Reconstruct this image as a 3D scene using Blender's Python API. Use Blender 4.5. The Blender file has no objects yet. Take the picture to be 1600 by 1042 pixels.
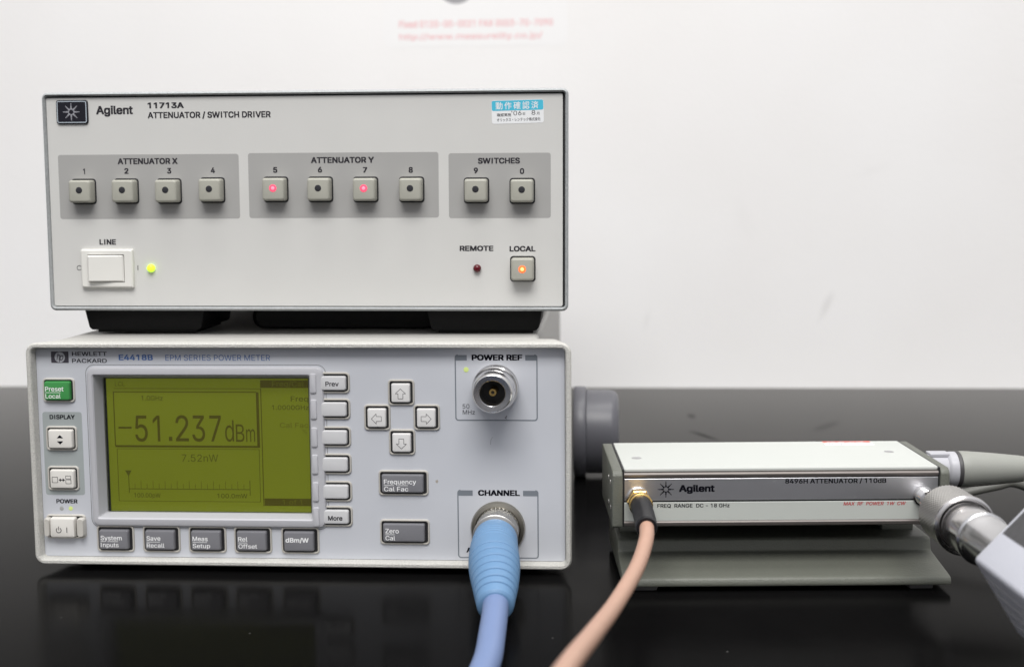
import bpy, bmesh, math, random
import numpy as np
from mathutils import Vector, Matrix
from mathutils.geometry import delaunay_2d_cdt, interpolate_bezier
random.seed(4)
S = 0.001                                     # everything below is written in millimetres
scene = bpy.context.scene
COL = scene.collection

# ------------------------------------------------------------------ camera, world, lamps, exposure
cam_data = bpy.data.cameras.new('camera')
cam = bpy.data.objects.new('camera', cam_data)
COL.objects.link(cam)
R_ = Vector((0.9979, 0.0647, -0.0076)); U_ = Vector((0.0007, 0.1054, 0.9944)); F_ = R_.cross(U_) * -1.0
F_ = Vector((-0.0652, 0.9923, -0.1051))
R_ = F_.cross(U_).normalized(); U_ = R_.cross(F_).normalized(); F_.normalize()
m = Matrix.Identity(4)
for i in range(3):
    m[i][0] = R_[i]; m[i][1] = U_[i]; m[i][2] = -F_[i]
m[0][3], m[1][3], m[2][3] = 221.6112 * S, -472.6481 * S, 144.642 * S
cam.matrix_world = m
cam_data.sensor_width = 36.0
cam_data.lens = 1960.87 * 36.0 / 1600.0
cam_data.clip_start = 0.01
cam_data.clip_end = 50.0
cam_data.dof.use_dof = True
cam_data.dof.focus_distance = 0.478
cam_data.dof.aperture_fstop = 12.0
scene.camera = cam

world = bpy.data.worlds.new('World'); scene.world = world; world.use_nodes = True
wn, wl = world.node_tree.nodes, world.node_tree.links
bg = wn['Background']
tc = wn.new('ShaderNodeTexCoord'); sep = wn.new('ShaderNodeSeparateXYZ'); ramp = wn.new('ShaderNodeValToRGB')
mr = wn.new('ShaderNodeMapRange'); mr.inputs[1].default_value = -1; mr.inputs[2].default_value = 1
wl.new(tc.outputs['Generated'], sep.inputs[0]); wl.new(sep.outputs[2], mr.inputs[0]); wl.new(mr.outputs[0], ramp.inputs[0])
ramp.color_ramp.elements[0].position = 0.40; ramp.color_ramp.elements[0].color = (.10, .10, .105, 1)   # dim lower room
ramp.color_ramp.elements[1].position = 0.85; ramp.color_ramp.elements[1].color = (.95, .96, 1.0, 1)    # white ceiling
e = ramp.color_ramp.elements.new(0.58); e.color = (.40, .40, .42, 1)                                   # room walls
wl.new(ramp.outputs[0], bg.inputs[0]); bg.inputs[1].default_value = .92

def area(name, loc, target, sx, sy, power, color=(1, .985, .96)):
    d = bpy.data.lights.new(name, 'AREA'); d.shape = 'RECTANGLE'; d.size = sx; d.size_y = sy; d.energy = power; d.color = color
    o = bpy.data.objects.new(name, d); COL.objects.link(o); o.location = loc
    o.rotation_euler = (Vector(target) - Vector(loc)).to_track_quat('-Z', 'Y').to_euler()
    return o
area('ceiling_lamp', (0.20, -1.05, 1.60), (0.2, 0.0, 0.1), 1.3, 0.7, 35)
area('ceiling_lamp', (0.45, -0.05, 1.80), (0.25, 0.3, 0.1), 1.3, 0.16, 11)

scene.view_settings.view_transform = 'Standard'
scene.view_settings.look = 'None'
scene.view_settings.exposure = 0.0
scene.view_settings.gamma = 1.0
scene.render.film_transparent = False

# ------------------------------------------------------------------ materials
def srgb(r, g, b):
    f = lambda c: (c / 255 / 12.92) if c / 255 <= .04045 else ((c / 255 + .055) / 1.055) ** 2.4
    return (f(r), f(g), f(b))
def mat(name, col, rough=.5, metal=0., var=.06, vscale=120, bump=0., bscale=900, spec=.5, coat=0., emit=None, estr=0., wear=0., bump2=0., b2scale=60):
    M = bpy.data.materials.new(name); M.use_nodes = True
    n, l = M.node_tree.nodes, M.node_tree.links
    b = n['Principled BSDF']
    b.inputs['Roughness'].default_value = rough; b.inputs['Metallic'].default_value = metal
    b.inputs['Specular IOR Level'].default_value = spec
    b.inputs['Coat Weight'].default_value = coat; b.inputs['Coat Roughness'].default_value = .05
    t = n.new('ShaderNodeTexCoord')
    no = n.new('ShaderNodeTexNoise'); no.inputs['Scale'].default_value = vscale; no.inputs['Detail'].default_value = 6
    l.new(t.outputs['Object'], no.inputs['Vector'])
    mx = n.new('ShaderNodeMix'); mx.data_type = 'RGBA'
    lo = tuple(max(0, c * (1 - var)) for c in col) + (1,); hi = tuple(min(1, c * (1 + var)) for c in col) + (1,)
    mx.inputs[6].default_value = lo; mx.inputs[7].default_value = hi
    l.new(no.outputs['Fac'], mx.inputs[0])
    out = mx.outputs[2]
    if wear:                                   # sparse grime specks
        n2 = n.new('ShaderNodeTexNoise'); n2.inputs['Scale'].default_value = vscale * 2.3; n2.inputs['Detail'].default_value = 8
        n2.inputs['Roughness'].default_value = .7
        l.new(t.outputs['Object'], n2.inputs['Vector'])
        r = n.new('ShaderNodeValToRGB'); r.color_ramp.elements[0].position = .64; r.color_ramp.elements[1].position = .74
        r.color_ramp.elements[0].color = (0, 0, 0, 1); r.color_ramp.elements[1].color = (1, 1, 1, 1)
        l.new(n2.outputs['Fac'], r.inputs[0])
        mu = n.new('ShaderNodeMath'); mu.operation = 'MULTIPLY'; mu.inputs[1].default_value = wear
        l.new(r.outputs[0], mu.inputs[0])
        m3 = n.new('ShaderNodeMix'); m3.data_type = 'RGBA'; m3.inputs[7].default_value = tuple(c * .45 for c in col) + (1,)
        l.new(out, m3.inputs[6]); l.new(mu.outputs[0], m3.inputs[0]); out = m3.outputs[2]
    l.new(out, b.inputs['Base Color'])
    if bump:
        nb = n.new('ShaderNodeTexNoise'); nb.inputs['Scale'].default_value = bscale; nb.inputs['Detail'].default_value = 3
        l.new(t.outputs['Object'], nb.inputs['Vector'])
        bp = n.new('ShaderNodeBump'); bp.inputs['Strength'].default_value = bump; bp.inputs['Distance'].default_value = .0008
        l.new(nb.outputs['Fac'], bp.inputs['Height']); l.new(bp.outputs[0], b.inputs['Normal'])
    if emit:
        b.inputs['Emission Color'].default_value = (*emit, 1); b.inputs['Emission Strength'].default_value = estr
    return M

M = {}
M['panel_u'] = mat('driver_front_paint', (.60, .595, .575), .55, var=.035, vscale=45, bump=.05, bscale=2500, wear=.07)
M['zone'] = mat('driver_grey_field_print', (.36, .355, .345), .6, var=.03, vscale=60)
M['frame_u'] = mat('cast_frame_paint', (.36, .375, .38), .42, var=.28, vscale=900, bump=.35, bscale=1100, wear=.35)
M['black'] = mat('black_gap', (.012, .012, .014), .6)
M['foot'] = mat('black_foot_plastic', (.006, .006, .006), .6, bump=.1, spec=.2)
M['case'] = mat('case_paint', (.42, .41, .39), .6, bump=.25, bscale=1300)
M['text'] = mat('dark_print', (.03, .028, .034), .7, spec=.15)
M['blackt'] = mat('black_print', (.006, .006, .010), .8, spec=.05)
M['badge'] = mat('black_badge', (.008, .008, .014), .25)
M['silver_print'] = mat('silver_print', (.42, .47, .52), .35)
M['dotgrey'] = mat('badge_dot_print', (.30, .30, .33), .4)
M['key_u'] = mat('olive_grey_key', (.37, .365, .315), .5, var=.04)
M['led_off'] = mat('dark_key_window', (.03, .03, .035), .25)
M['white_plastic'] = mat('white_switch_plastic', (.73, .72, .68), .38, var=.02)
M['rocker_gap'] = mat('rocker_gap', (.25, .15, .10), .7)
M['led_green'] = mat('lit_green_lamp', (.5, .8, .05), .3, emit=(.55, 1., .03), estr=1.05)
M['led_pink'] = mat('lit_red_lamp', (.75, .10, .16), .35, emit=(1., .08, .17), estr=.6)
M['led_core'] = mat('lit_red_lamp_core', (.9, .3, .35), .3, emit=(1., .16, .28), estr=.9)
M['led_orange'] = mat('lit_orange_lamp', (.9, .2, .05), .3, emit=(1., .10, .03), estr=1.1)
M['led_orange_core'] = mat('lit_orange_lamp_core', (.9, .6, .2), .3, emit=(1., .55, .18), estr=1.3)
M['led_red_off'] = mat('unlit_red_lamp', (.10, .004, .01), .15)
M['st_blue'] = mat('cyan_print', srgb(72, 186, 214), .4)
M['st_white'] = mat('white_sticker', (.80, .81, .82), .4, var=.02)
M['bezel_m'] = mat('meter_bezel_rubber', (.56, .55, .515), .62, var=.30, vscale=1500, bump=.8, bscale=2000, wear=.10)
M['panel_m'] = mat('meter_front_paint', (.525, .54, .58), .48, var=.035, vscale=40, bump=.03, bscale=2500, wear=.07)
M['lcdbez'] = mat('display_bezel_plastic', (.46, .46, .485), .45, var=.02)
M['logo_m'] = mat('dark_logo_print', (.05, .045, .06), .5)
M['blue_print'] = mat('blue_print', (.075, .15, .36), .5)
M['rim'] = mat('beige_key_surround', (.45, .43, .39), .5, var=.03)
M['rim_w'] = mat('pale_key_surround', (.52, .50, .46), .5, var=.03)
M['gkey'] = mat('green_key', (.045, .26, .065), .4)
M['wkey'] = mat('white_key', (.68, .66, .62), .42, var=.03)
M['skey'] = mat('silver_key', (.60, .60, .61), .36, metal=.1, var=.03)
M['akey'] = mat('pale_silver_key', (.70, .69, .68), .38, metal=.1, var=.03)
M['dkey'] = mat('grey_key', (.175, .175, .19), .38, var=.04)
M['dispzone'] = mat('grey_green_field_print', (.33, .36, .36), .5)
M['tab'] = mat('slate_frame_print', (.17, .19, .215), .5)
M['white_print'] = mat('white_print', (.82, .82, .82), .5)
M['lcd'] = mat('olive_liquid_crystal', (.158, .178, .012), .35, var=.2, vscale=14, spec=.3, wear=.05, emit=(.158, .178, .012), estr=.56)
M['lcd_t'] = mat('dark_liquid_crystal_segment', (.070, .062, .007), .4, spec=.3, emit=(.070, .062, .007), estr=.56)
M['lcd_f'] = mat('faint_liquid_crystal_segment', (.105, .108, .009), .4, spec=.3, emit=(.105, .108, .009), estr=.56)
M['lcd_m'] = mat('medium_liquid_crystal_segment', (.075, .075, .008), .4, spec=.3, emit=(.075, .075, .008), estr=.56)
M['led_faint'] = mat('pale_green_lamp', (.5, .58, .22), .4, emit=(.6, .75, .15), estr=.22)
M['led_grey'] = mat('grey_unlit_lamp', (.34, .34, .33), .4)
M['chrome'] = mat('polished_steel', (.68, .665, .66), .18, metal=1., var=.05)
M['chrome_d'] = mat('machined_steel', (.60, .60, .61), .24, metal=1., var=.06)
M['nickel'] = mat('dull_nickel', (.36, .34, .29), .30, metal=1., var=.08)
M['knurl'] = mat('knurled_steel', (.56, .55, .53), .30, metal=1., var=.08)
M['gold'] = mat('gold_plating', (.83, .56, .20), .24, metal=1., var=.08)
M['boot'] = mat('blue_rubber', (.12, .235, .40), .5, var=.03)
M['bcable'] = mat('lavender_blue_cable_jacket', (.155, .215, .38), .45, var=.03)
M['brown'] = mat('copper_brown_cable_jacket', (.43, .26, .19), .45, var=.05, vscale=150)
M['sleeve'] = mat('black_heat_shrink', (.008, .008, .010), .42, spec=.3)
M['att_top'] = mat('pale_cover_paint', (.50, .515, .49), .6, var=.015, vscale=40, spec=.25)
M['att_low'] = mat('pale_green_grey_paint', (.47, .49, .46), .45, var=.02)
M['mirror'] = mat('brushed_mirror_plate', (.74, .74, .77), .36, metal=1., var=.03)
M['trim'] = mat('bare_aluminium_edge', (.20, .18, .17), .55, metal=.7, var=.10)
M['cheek'] = mat('olive_grey_paint', (.115, .12, .10), .5, var=.05, vscale=200, bump=.25, bscale=1300)
M['red'] = mat('red_print', (.42, .02, .025), .5)
M['salmon'] = mat('red_sticker_band', (.78, .16, .12), .5)
M['pipe'] = mat('grey_moulded_plastic', (.115, .115, .13), .38, var=.04)
M['lavender'] = mat('lavender_grey_enamel', (.50, .51, .565), .45, var=.03)
M['lav2'] = mat('pale_collar_plastic', (.42, .42, .45), .4, var=.03)
M['label_dark'] = mat('dark_grey_label', (.045, .045, .048), .45, var=.5, vscale=500)
M['greycable'] = mat('warm_grey_cable_shell', (.27, .275, .25), .5, var=.04)
M['rubber_dark'] = mat('dark_rubber_ring', (.05, .048, .05), .5)

def table_material():
    T = bpy.data.materials.new('black_glossy_laminate'); T.use_nodes = True
    n, l = T.node_tree.nodes, T.node_tree.links
    n.remove(n['Principled BSDF']); out = n['Material Output']
    d = n.new('ShaderNodeBsdfDiffuse'); g = n.new('ShaderNodeBsdfGlossy'); g.inputs['Roughness'].default_value = .11
    g.inputs['Color'].default_value = (1, .99, .97, 1)
    t = n.new('ShaderNodeTexCoord')
    no = n.new('ShaderNodeTexNoise'); no.inputs['Scale'].default_value = 14; no.inputs['Detail'].default_value = 8; l.new(t.outputs['Object'], no.inputs['Vector'])
    cr = n.new('ShaderNodeValToRGB'); cr.color_ramp.elements[0].color = (.0028, .0028, .003, 1); cr.color_ramp.elements[1].color = (.0048, .0046, .0046, 1)
    l.new(no.outputs['Fac'], cr.inputs[0]); 
    # dust specks
    sp = n.new('ShaderNodeTexVoronoi'); sp.inputs['Scale'].default_value = 85; l.new(t.outputs['Object'], sp.inputs['Vector'])
    sr = n.new('ShaderNodeValToRGB'); sr.color_ramp.elements[0].position = .0; sr.color_ramp.elements[0].color = (1, 1, 1, 1)
    sr.color_ramp.elements[1].position = .035; sr.color_ramp.elements[1].color = (0, 0, 0, 1)
    l.new(sp.outputs['Distance'], sr.inputs[0])
    sc = n.new('ShaderNodeSeparateColor'); l.new(sp.outputs['Color'], sc.inputs[0])
    gt = n.new('ShaderNodeMath'); gt.operation = 'GREATER_THAN'; gt.inputs[1].default_value = .45; l.new(sc.outputs[0], gt.inputs[0])
    mm = n.new('ShaderNodeMath'); mm.operation = 'MULTIPLY'; l.new(sr.outputs[0], mm.inputs[0]); l.new(gt.outputs[0], mm.inputs[1])
    mx = n.new('ShaderNodeMix'); mx.data_type = 'RGBA'; l.new(mm.outputs[0], mx.inputs[0]); l.new(cr.outputs[0], mx.inputs[6]); mx.inputs[7].default_value = (.16, .155, .15, 1)
    l.new(mx.outputs[2], d.inputs['Color'])
    sm = n.new('ShaderNodeTexNoise'); sm.inputs['Scale'].default_value = 9; sm.inputs['Detail'].default_value = 7; sm.inputs['Distortion'].default_value = 1.2; l.new(t.outputs['Object'], sm.inputs['Vector'])
    sr2 = n.new('ShaderNodeMapRange'); sr2.inputs[1].default_value = .35; sr2.inputs[2].default_value = .7; sr2.inputs[3].default_value = .11; sr2.inputs[4].default_value = .24
    l.new(sm.outputs['Fac'], sr2.inputs[0]); l.new(sr2.outputs[0], g.inputs['Roughness'])
    geo = n.new('ShaderNodeNewGeometry'); dp = n.new('ShaderNodeVectorMath'); dp.operation = 'DOT_PRODUCT'
    bp = n.new('ShaderNodeBump'); bp.inputs['Strength'].default_value = .05; bp.inputs['Distance'].default_value = .001
    nb = n.new('ShaderNodeTexNoise'); nb.inputs['Scale'].default_value = 30; l.new(t.outputs['Object'], nb.inputs['Vector'])
    l.new(nb.outputs['Fac'], bp.inputs['Height']); l.new(bp.outputs[0], g.inputs['Normal'])
    l.new(geo.outputs['Normal'], dp.inputs[0]); l.new(geo.outputs['Incoming'], dp.inputs[1])
    ab = n.new('ShaderNodeMath'); ab.operation = 'ABSOLUTE'; l.new(dp.outputs['Value'], ab.inputs[0])
    s1 = n.new('ShaderNodeMath'); s1.operation = 'SUBTRACT'; s1.inputs[0].default_value = 1; l.new(ab.outputs[0], s1.inputs[1])
    pw = n.new('ShaderNodeMath'); pw.operation = 'POWER'; pw.inputs[1].default_value = TABLE_POW; l.new(s1.outputs[0], pw.inputs[0])
    mu = n.new('ShaderNodeMath'); mu.operation = 'MULTIPLY'; mu.use_clamp = True; mu.inputs[1].default_value = TABLE_F; l.new(pw.outputs[0], mu.inputs[0])
    fac = mu.outputs[0]                    # matt scuffs on the far side of the top, worn by use
    mt = n.new('ShaderNodeTexNoise'); mt.inputs['Scale'].default_value = 70; mt.inputs['Detail'].default_value = 4; l.new(t.outputs['Object'], mt.inputs['Vector'])
    for (x, y, a, bb, an, k) in SCUFFS:
        mp = n.new('ShaderNodeMapping'); mp.vector_type = 'TEXTURE'
        mp.inputs['Location'].default_value = (x, y, 0); mp.inputs['Rotation'].default_value = (0, 0, an); mp.inputs['Scale'].default_value = (a, bb, 1e3)
        l.new(t.outputs['Object'], mp.inputs[0])
        ln = n.new('ShaderNodeVectorMath'); ln.operation = 'LENGTH'; l.new(mp.outputs[0], ln.inputs[0])
        ad = n.new('ShaderNodeMath'); ad.operation = 'MULTIPLY_ADD'; l.new(mt.outputs['Fac'], ad.inputs[0]); ad.inputs[1].default_value = .9; l.new(ln.outputs['Value'], ad.inputs[2])
        q_ = n.new('ShaderNodeMapRange'); q_.interpolation_type = 'SMOOTHSTEP'; q_.inputs[1].default_value = .5; q_.inputs[2].default_value = 1.6
        q_.inputs[3].default_value = 1 - k; q_.inputs[4].default_value = 1; l.new(ad.outputs[0], q_.inputs[0])
        m2 = n.new('ShaderNodeMath'); m2.operation = 'MULTIPLY'; l.new(fac, m2.inputs[0]); l.new(q_.outputs[0], m2.inputs[1]); fac = m2.outputs[0]
    ms = n.new('ShaderNodeMixShader'); l.new(fac, ms.inputs[0]); l.new(d.outputs[0], ms.inputs[1]); l.new(g.outputs[0], ms.inputs[2])
    l.new(ms.outputs[0], out.inputs[0])
    return T
TABLE_POW, TABLE_F = 10.2, 1.45
SCUFFS = [(.2870, .3660, .004, .012, .0, .5), (.2890, .2960, .0035, .020, .45, .6), (.3700, .330, .006, .03, -.5, .22), (-.020, .12, .03, .006, .5, .2), (.16, -.20, .010, .004, .4, .3)]
M['table'] = table_material()

def wall_material():
    T = bpy.data.materials.new('white_textured_wallpaper'); T.use_nodes = True
    n, l = T.node_tree.nodes, T.node_tree.links; b = n['Principled BSDF']; b.inputs['Roughness'].default_value = .8
    b.inputs['Specular IOR Level'].default_value = .2
    t = n.new('ShaderNodeTexCoord')
    no = n.new('ShaderNodeTexNoise'); no.inputs['Scale'].default_value = 5; no.inputs['Detail'].default_value = 5; l.new(t.outputs['Object'], no.inputs['Vector'])
    cr = n.new('ShaderNodeValToRGB'); cr.color_ramp.elements[0].position = .3; cr.color_ramp.elements[1].position = .7
    cr.color_ramp.elements[0].color = (.83, .815, .805, 1); cr.color_ramp.elements[1].color = (.87, .862, .858, 1)
    l.new(no.outputs['Fac'], cr.inputs[0]); cur = cr.outputs[0]
    # finger smudges with shapes of their own: (x, z, half width, half height, lean, depth)
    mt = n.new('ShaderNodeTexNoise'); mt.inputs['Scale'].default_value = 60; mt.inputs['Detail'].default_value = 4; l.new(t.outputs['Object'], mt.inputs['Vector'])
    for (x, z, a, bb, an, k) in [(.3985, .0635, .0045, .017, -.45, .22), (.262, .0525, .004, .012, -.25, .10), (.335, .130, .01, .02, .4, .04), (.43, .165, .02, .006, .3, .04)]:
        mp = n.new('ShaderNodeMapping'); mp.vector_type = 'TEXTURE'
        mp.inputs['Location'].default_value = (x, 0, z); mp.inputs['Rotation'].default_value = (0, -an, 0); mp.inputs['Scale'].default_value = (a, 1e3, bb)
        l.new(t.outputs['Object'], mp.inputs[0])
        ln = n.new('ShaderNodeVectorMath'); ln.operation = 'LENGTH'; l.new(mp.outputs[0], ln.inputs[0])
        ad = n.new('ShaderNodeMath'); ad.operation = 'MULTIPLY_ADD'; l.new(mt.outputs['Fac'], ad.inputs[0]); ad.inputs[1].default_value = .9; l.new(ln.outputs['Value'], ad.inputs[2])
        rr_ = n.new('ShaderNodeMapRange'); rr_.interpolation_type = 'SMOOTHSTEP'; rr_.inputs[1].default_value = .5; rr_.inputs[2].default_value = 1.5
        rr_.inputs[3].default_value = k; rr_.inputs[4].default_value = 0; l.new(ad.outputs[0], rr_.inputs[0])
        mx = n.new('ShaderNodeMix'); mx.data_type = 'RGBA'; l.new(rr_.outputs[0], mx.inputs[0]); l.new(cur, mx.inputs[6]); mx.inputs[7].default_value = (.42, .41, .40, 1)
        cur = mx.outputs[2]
    l.new(cur, b.inputs['Base Color'])
    nb = n.new('ShaderNodeTexNoise'); nb.inputs['Scale'].default_value = 420; nb.inputs['Detail'].default_value = 3; l.new(t.outputs['Object'], nb.inputs['Vector'])
    bp = n.new('ShaderNodeBump'); bp.inputs['Strength'].default_value = .22; bp.inputs['Distance'].default_value = .0006
    l.new(nb.outputs['Fac'], bp.inputs['Height']); l.new(bp.outputs[0], b.inputs['Normal'])
    return T
M['wall'] = wall_material()

def glass_material():
    T = bpy.data.materials.new('clear_display_window'); T.use_nodes = True
    n, l = T.node_tree.nodes, T.node_tree.links; n.remove(n['Principled BSDF'])
    tr = n.new('ShaderNodeBsdfTransparent'); tr.inputs[0].default_value = (.94, .95, .93, 1)
    g = n.new('ShaderNodeBsdfGlossy'); g.inputs['Roughness'].default_value = .12
    fr = n.new('ShaderNodeFresnel'); fr.inputs[0].default_value = 1.25
    ms = n.new('ShaderNodeMixShader'); l.new(fr.outputs[0], ms.inputs[0]); l.new(tr.outputs[0], ms.inputs[1]); l.new(g.outputs[0], ms.inputs[2])
    l.new(ms.outputs[0], n['Material Output'].inputs[0]); return T
M['glass'] = glass_material()

# ------------------------------------------------------------------ mesh helpers (mm)
def build(name, V, Fc, material, parent=None, loc=None, angle=35, smooth=True):
    me = bpy.data.meshes.new(name)
    me.from_pydata([(x * S, y * S, z * S) for x, y, z in V], [], Fc)
    bm = bmesh.new(); bm.from_mesh(me); bmesh.ops.recalc_face_normals(bm, faces=bm.faces[:]); bm.to_mesh(me); bm.free()
    if smooth:
        me.polygons.foreach_set('use_smooth', [True] * len(me.polygons)); me.set_sharp_from_angle(angle=math.radians(angle))
    me.materials.append(material); me.update()
    return link(name, me, parent, loc)
def link(name, me, parent=None, loc=None):
    o = bpy.data.objects.new(name, me); COL.objects.link(o)
    if parent: o.parent = parent
    if loc: o.location = tuple(c * S for c in loc)
    return o
def thing(name, label, cat, loc=(0, 0, 0), rot=(0, 0, 0), group=None):
    o = bpy.data.objects.new(name, None); COL.objects.link(o); o.empty_display_size = .02
    o.location = tuple(c * S for c in loc); o.rotation_euler = rot; o['label'] = label; o['category'] = cat
    if group: o['group'] = group
    return o
def rr(w, h, r, y, cx=0, cz=0, n=5):
    r = max(.001, min(r, w / 2 - .0005, h / 2 - .0005)); P = []
    for (sx, sz, a0) in ((1, 1, 0), (-1, 1, 90), (-1, -1, 180), (1, -1, 270)):
        for k in range(n + 1):
            a = math.radians(a0 + 90 * k / n)
            P.append((cx + sx * (w / 2 - r) + r * math.cos(a), y, cz + sz * (h / 2 - r) + r * math.sin(a)))
    return P
def loft(rings, cap0=True, cap1=True, loop=False):
    V = []; Fc = []; n = len(rings[0])
    for rg in rings: V += rg
    k = len(rings)
    for i in range(k if loop else k - 1):
        a, b = i * n, ((i + 1) % k) * n
        for j in range(n): Fc.append((a + j, a + (j + 1) % n, b + (j + 1) % n, b + j))
    if not loop:
        if cap0: Fc.append(tuple(range(n)))
        if cap1: Fc.append(tuple((k - 1) * n + j for j in range(n)))
    return V, Fc
def stack(name, spec, material, parent=None, loc=None, n=5, cap0=True, cap1=True, loop=False, angle=35):
    """spec rows: (width, height, radius, y[, cx, cz]) rounded rectangles lofted along y"""
    V, Fc = loft([rr(*row[:4], *(row[4:] if len(row) > 4 else (0, 0)), n=n) for row in spec], cap0, cap1, loop)
    return build(name, V, Fc, material, parent, loc, angle)
def box(name, x0, x1, y0, y1, z0, z1, material, parent=None, bev=.3):
    w, h = x1 - x0, z1 - z0; cx, cz = (x0 + x1) / 2, (z0 + z1) / 2; b = min(bev, w / 3, h / 3, (y1 - y0) / 3)
    return stack(name, [(w - 2 * b, h - 2 * b, b, y0, cx, cz), (w, h, b, y0 + b, cx, cz), (w, h, b, y1 - b, cx, cz), (w - 2 * b, h - 2 * b, b, y1, cx, cz)], material, parent, n=3)
def plate(name, x0, x1, z0, z1, y, material, parent=None, r=.4, t=.06):
    """thin printed field or sheet lying on a front panel (front at y - t)"""
    w, h = x1 - x0, z1 - z0; cx, cz = (x0 + x1) / 2, (z0 + z1) / 2
    return stack(name, [(w, h, r, y - t, cx, cz), (w, h, r, y + .2, cx, cz)], material, parent, n=4)
def lathe(name, prof, material, parent=None, loc=None, seg=48, knurl=None, cap0=True, cap1=True, rot=None, angle=35, flat=None):
    """prof rows (radius, y) turned about the y axis; knurl=(first ring, last ring, teeth, depth, pitch)"""
    rings = []
    for i, (r, y) in enumerate(prof):
        P = []
        for k in range(seg):
            a = 2 * math.pi * k / seg; q = r
            if knurl and knurl[0] <= i <= knurl[1]:
                _, _, teeth, dep, pitch = knurl
                q = r - dep * (.5 - .25 * (math.cos(teeth * a + y * pitch) + math.cos(teeth * a - y * pitch)))
            x, z = q * math.cos(a), q * math.sin(a)
            if flat is not None and z < -flat: z = -flat
            P.append((x, y, z))
        rings.append(P)
    V, Fc = loft(rings, cap0, cap1)
    o = build(name, V, Fc, material, parent, loc, angle)
    if rot: o.rotation_euler = rot
    return o
def spline(pts, n=12):
    P = [Vector(p) for p in pts]; P = [P[0] * 2 - P[1]] + P + [P[-1] * 2 - P[-2]]; out = []
    for i in range(1, len(P) - 2):
        for k in range(n):
            t = k / n; a, b, c, d = P[i - 1], P[i], P[i + 1], P[i + 2]
            out.append(.5 * ((2 * b) + (c - a) * t + (2 * a - 5 * b + 4 * c - d) * t * t + (3 * b - a - 3 * c + d) * t ** 3))
    out.append(P[-2]); return out
def tube(name, pts, rad, material, parent=None, seg=24, n=12, raw=False):
    """rad: number, or function of the 0..1 position"""
    C = pts if raw else spline(pts, n); rings = []; up = Vector((0, 0, 1)); N = len(C)
    ln = [0]
    for i in range(1, N): ln.append(ln[-1] + (C[i] - C[i - 1]).length)
    for i, c in enumerate(C):
        t = (C[min(i + 1, N - 1)] - C[max(i - 1, 0)]).normalized()
        s = t.cross(up)
        if s.length < .05: s = t.cross(Vector((1, 0, 0)))
        s.normalize(); u = s.cross(t).normalized()
        r = rad(ln[i] / ln[-1]) if callable(rad) else rad
        rings.append([tuple(c + s * (r * math.cos(2 * math.pi * k / seg)) + u * (r * math.sin(2 * math.pi * k / seg))) for k in range(seg)])
    V, Fc = loft(rings)
    return build(name, V, Fc, material, parent, angle=50)
def prism(name, poly, y0, y1, material, parent=None, axis='y', bev=0):
    """poly of (a, b): axis y -> (x, z); axis x -> (y, z) extruded along x"""
    f = (lambda a, b, t: (a, t, b)) if axis == 'y' else (lambda a, b, t: (t, a, b))
    V, Fc = loft([[f(a, b, y0) for a, b in poly], [f(a, b, y1) for a, b in poly]])
    o = build(name, V, Fc, material, parent, angle=30)
    if bev:
        bm = bmesh.new(); bm.from_mesh(o.data)
        bmesh.ops.bevel(bm, geom=bm.edges[:], offset=bev * S, segments=3, affect='EDGES', profile=.5)
        bm.to_mesh(o.data); bm.free()
        o.data.polygons.foreach_set('use_smooth', [True] * len(o.data.polygons)); o.data.set_sharp_from_angle(angle=math.radians(40))
    return o

_tc = {}
try:                                        # the plain sans that ships with Blender; its built-in face if absent
    SANS = bpy.data.fonts.load(bpy.utils.system_resource('DATAFILES') + '/fonts/Inter.woff2')
except Exception:
    SANS = None
def outlines(s):
    c = bpy.data.curves.new('lettering', 'FONT'); c.body = s
    if SANS and all(ord(ch) < 128 for ch in s): c.font = SANS
    o = bpy.data.objects.new('lettering', c); COL.objects.link(o)
    cu = o.to_curve(bpy.context.evaluated_depsgraph_get())
    loops = []
    for sp in cu.splines:
        L = []
        if sp.type == 'BEZIER':
            bp = sp.bezier_points; n = len(bp)
            for i in range(n):
                a, b = bp[i], bp[(i + 1) % n]; ch = b.co - a.co
                flat = ch.length < 1e-6 or max(abs((a.handle_right - a.co).cross(ch).length), abs((b.handle_left - b.co).cross(ch).length)) / ch.length < 1e-4
                q = [a.co] if flat else interpolate_bezier(a.co, a.handle_right, b.handle_left, b.co, 5)[:-1]
                for p in q:
                    if not L or (Vector((p[0], p[1])) - L[-1]).length > 1e-4: L.append(Vector((p[0], p[1])))
        else:
            for p in sp.points: L.append(Vector((p.co[0], p.co[1])))
        if len(L) > 2:
            if (L[0] - L[-1]).length < 1e-4: L.pop()
            loops.append(L)
    o.to_curve_clear(); bpy.data.objects.remove(o); bpy.data.curves.remove(c)
    return loops
_nc = {}
def plain_strokes(s, loops):
    """the instruments' lettering has no foot on the 1 and no serifs on the I"""
    if not SANS or any(ord(q) > 127 for q in s): return loops
    i = 0
    for ch in s:
        if ch == ' ' or ch == '\n': continue
        if ch not in _nc: _nc[ch] = len(outlines(ch))
        if ch == '1':
            for j in range(i, i + _nc[ch]):
                if max(p.y for p in loops[j]) < .1: loops[j] = None
        elif ch == 'I':
            L = loops[i]; xs = sorted({round(p.x, 4) for p in L}); h = max(p.y for p in L)
            loops[i] = [Vector((xs[1], 0)), Vector((xs[-2], 0)), Vector((xs[-2], h)), Vector((xs[1], h))]
        i += _nc[ch]
    return [L for L in loops if L]
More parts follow.
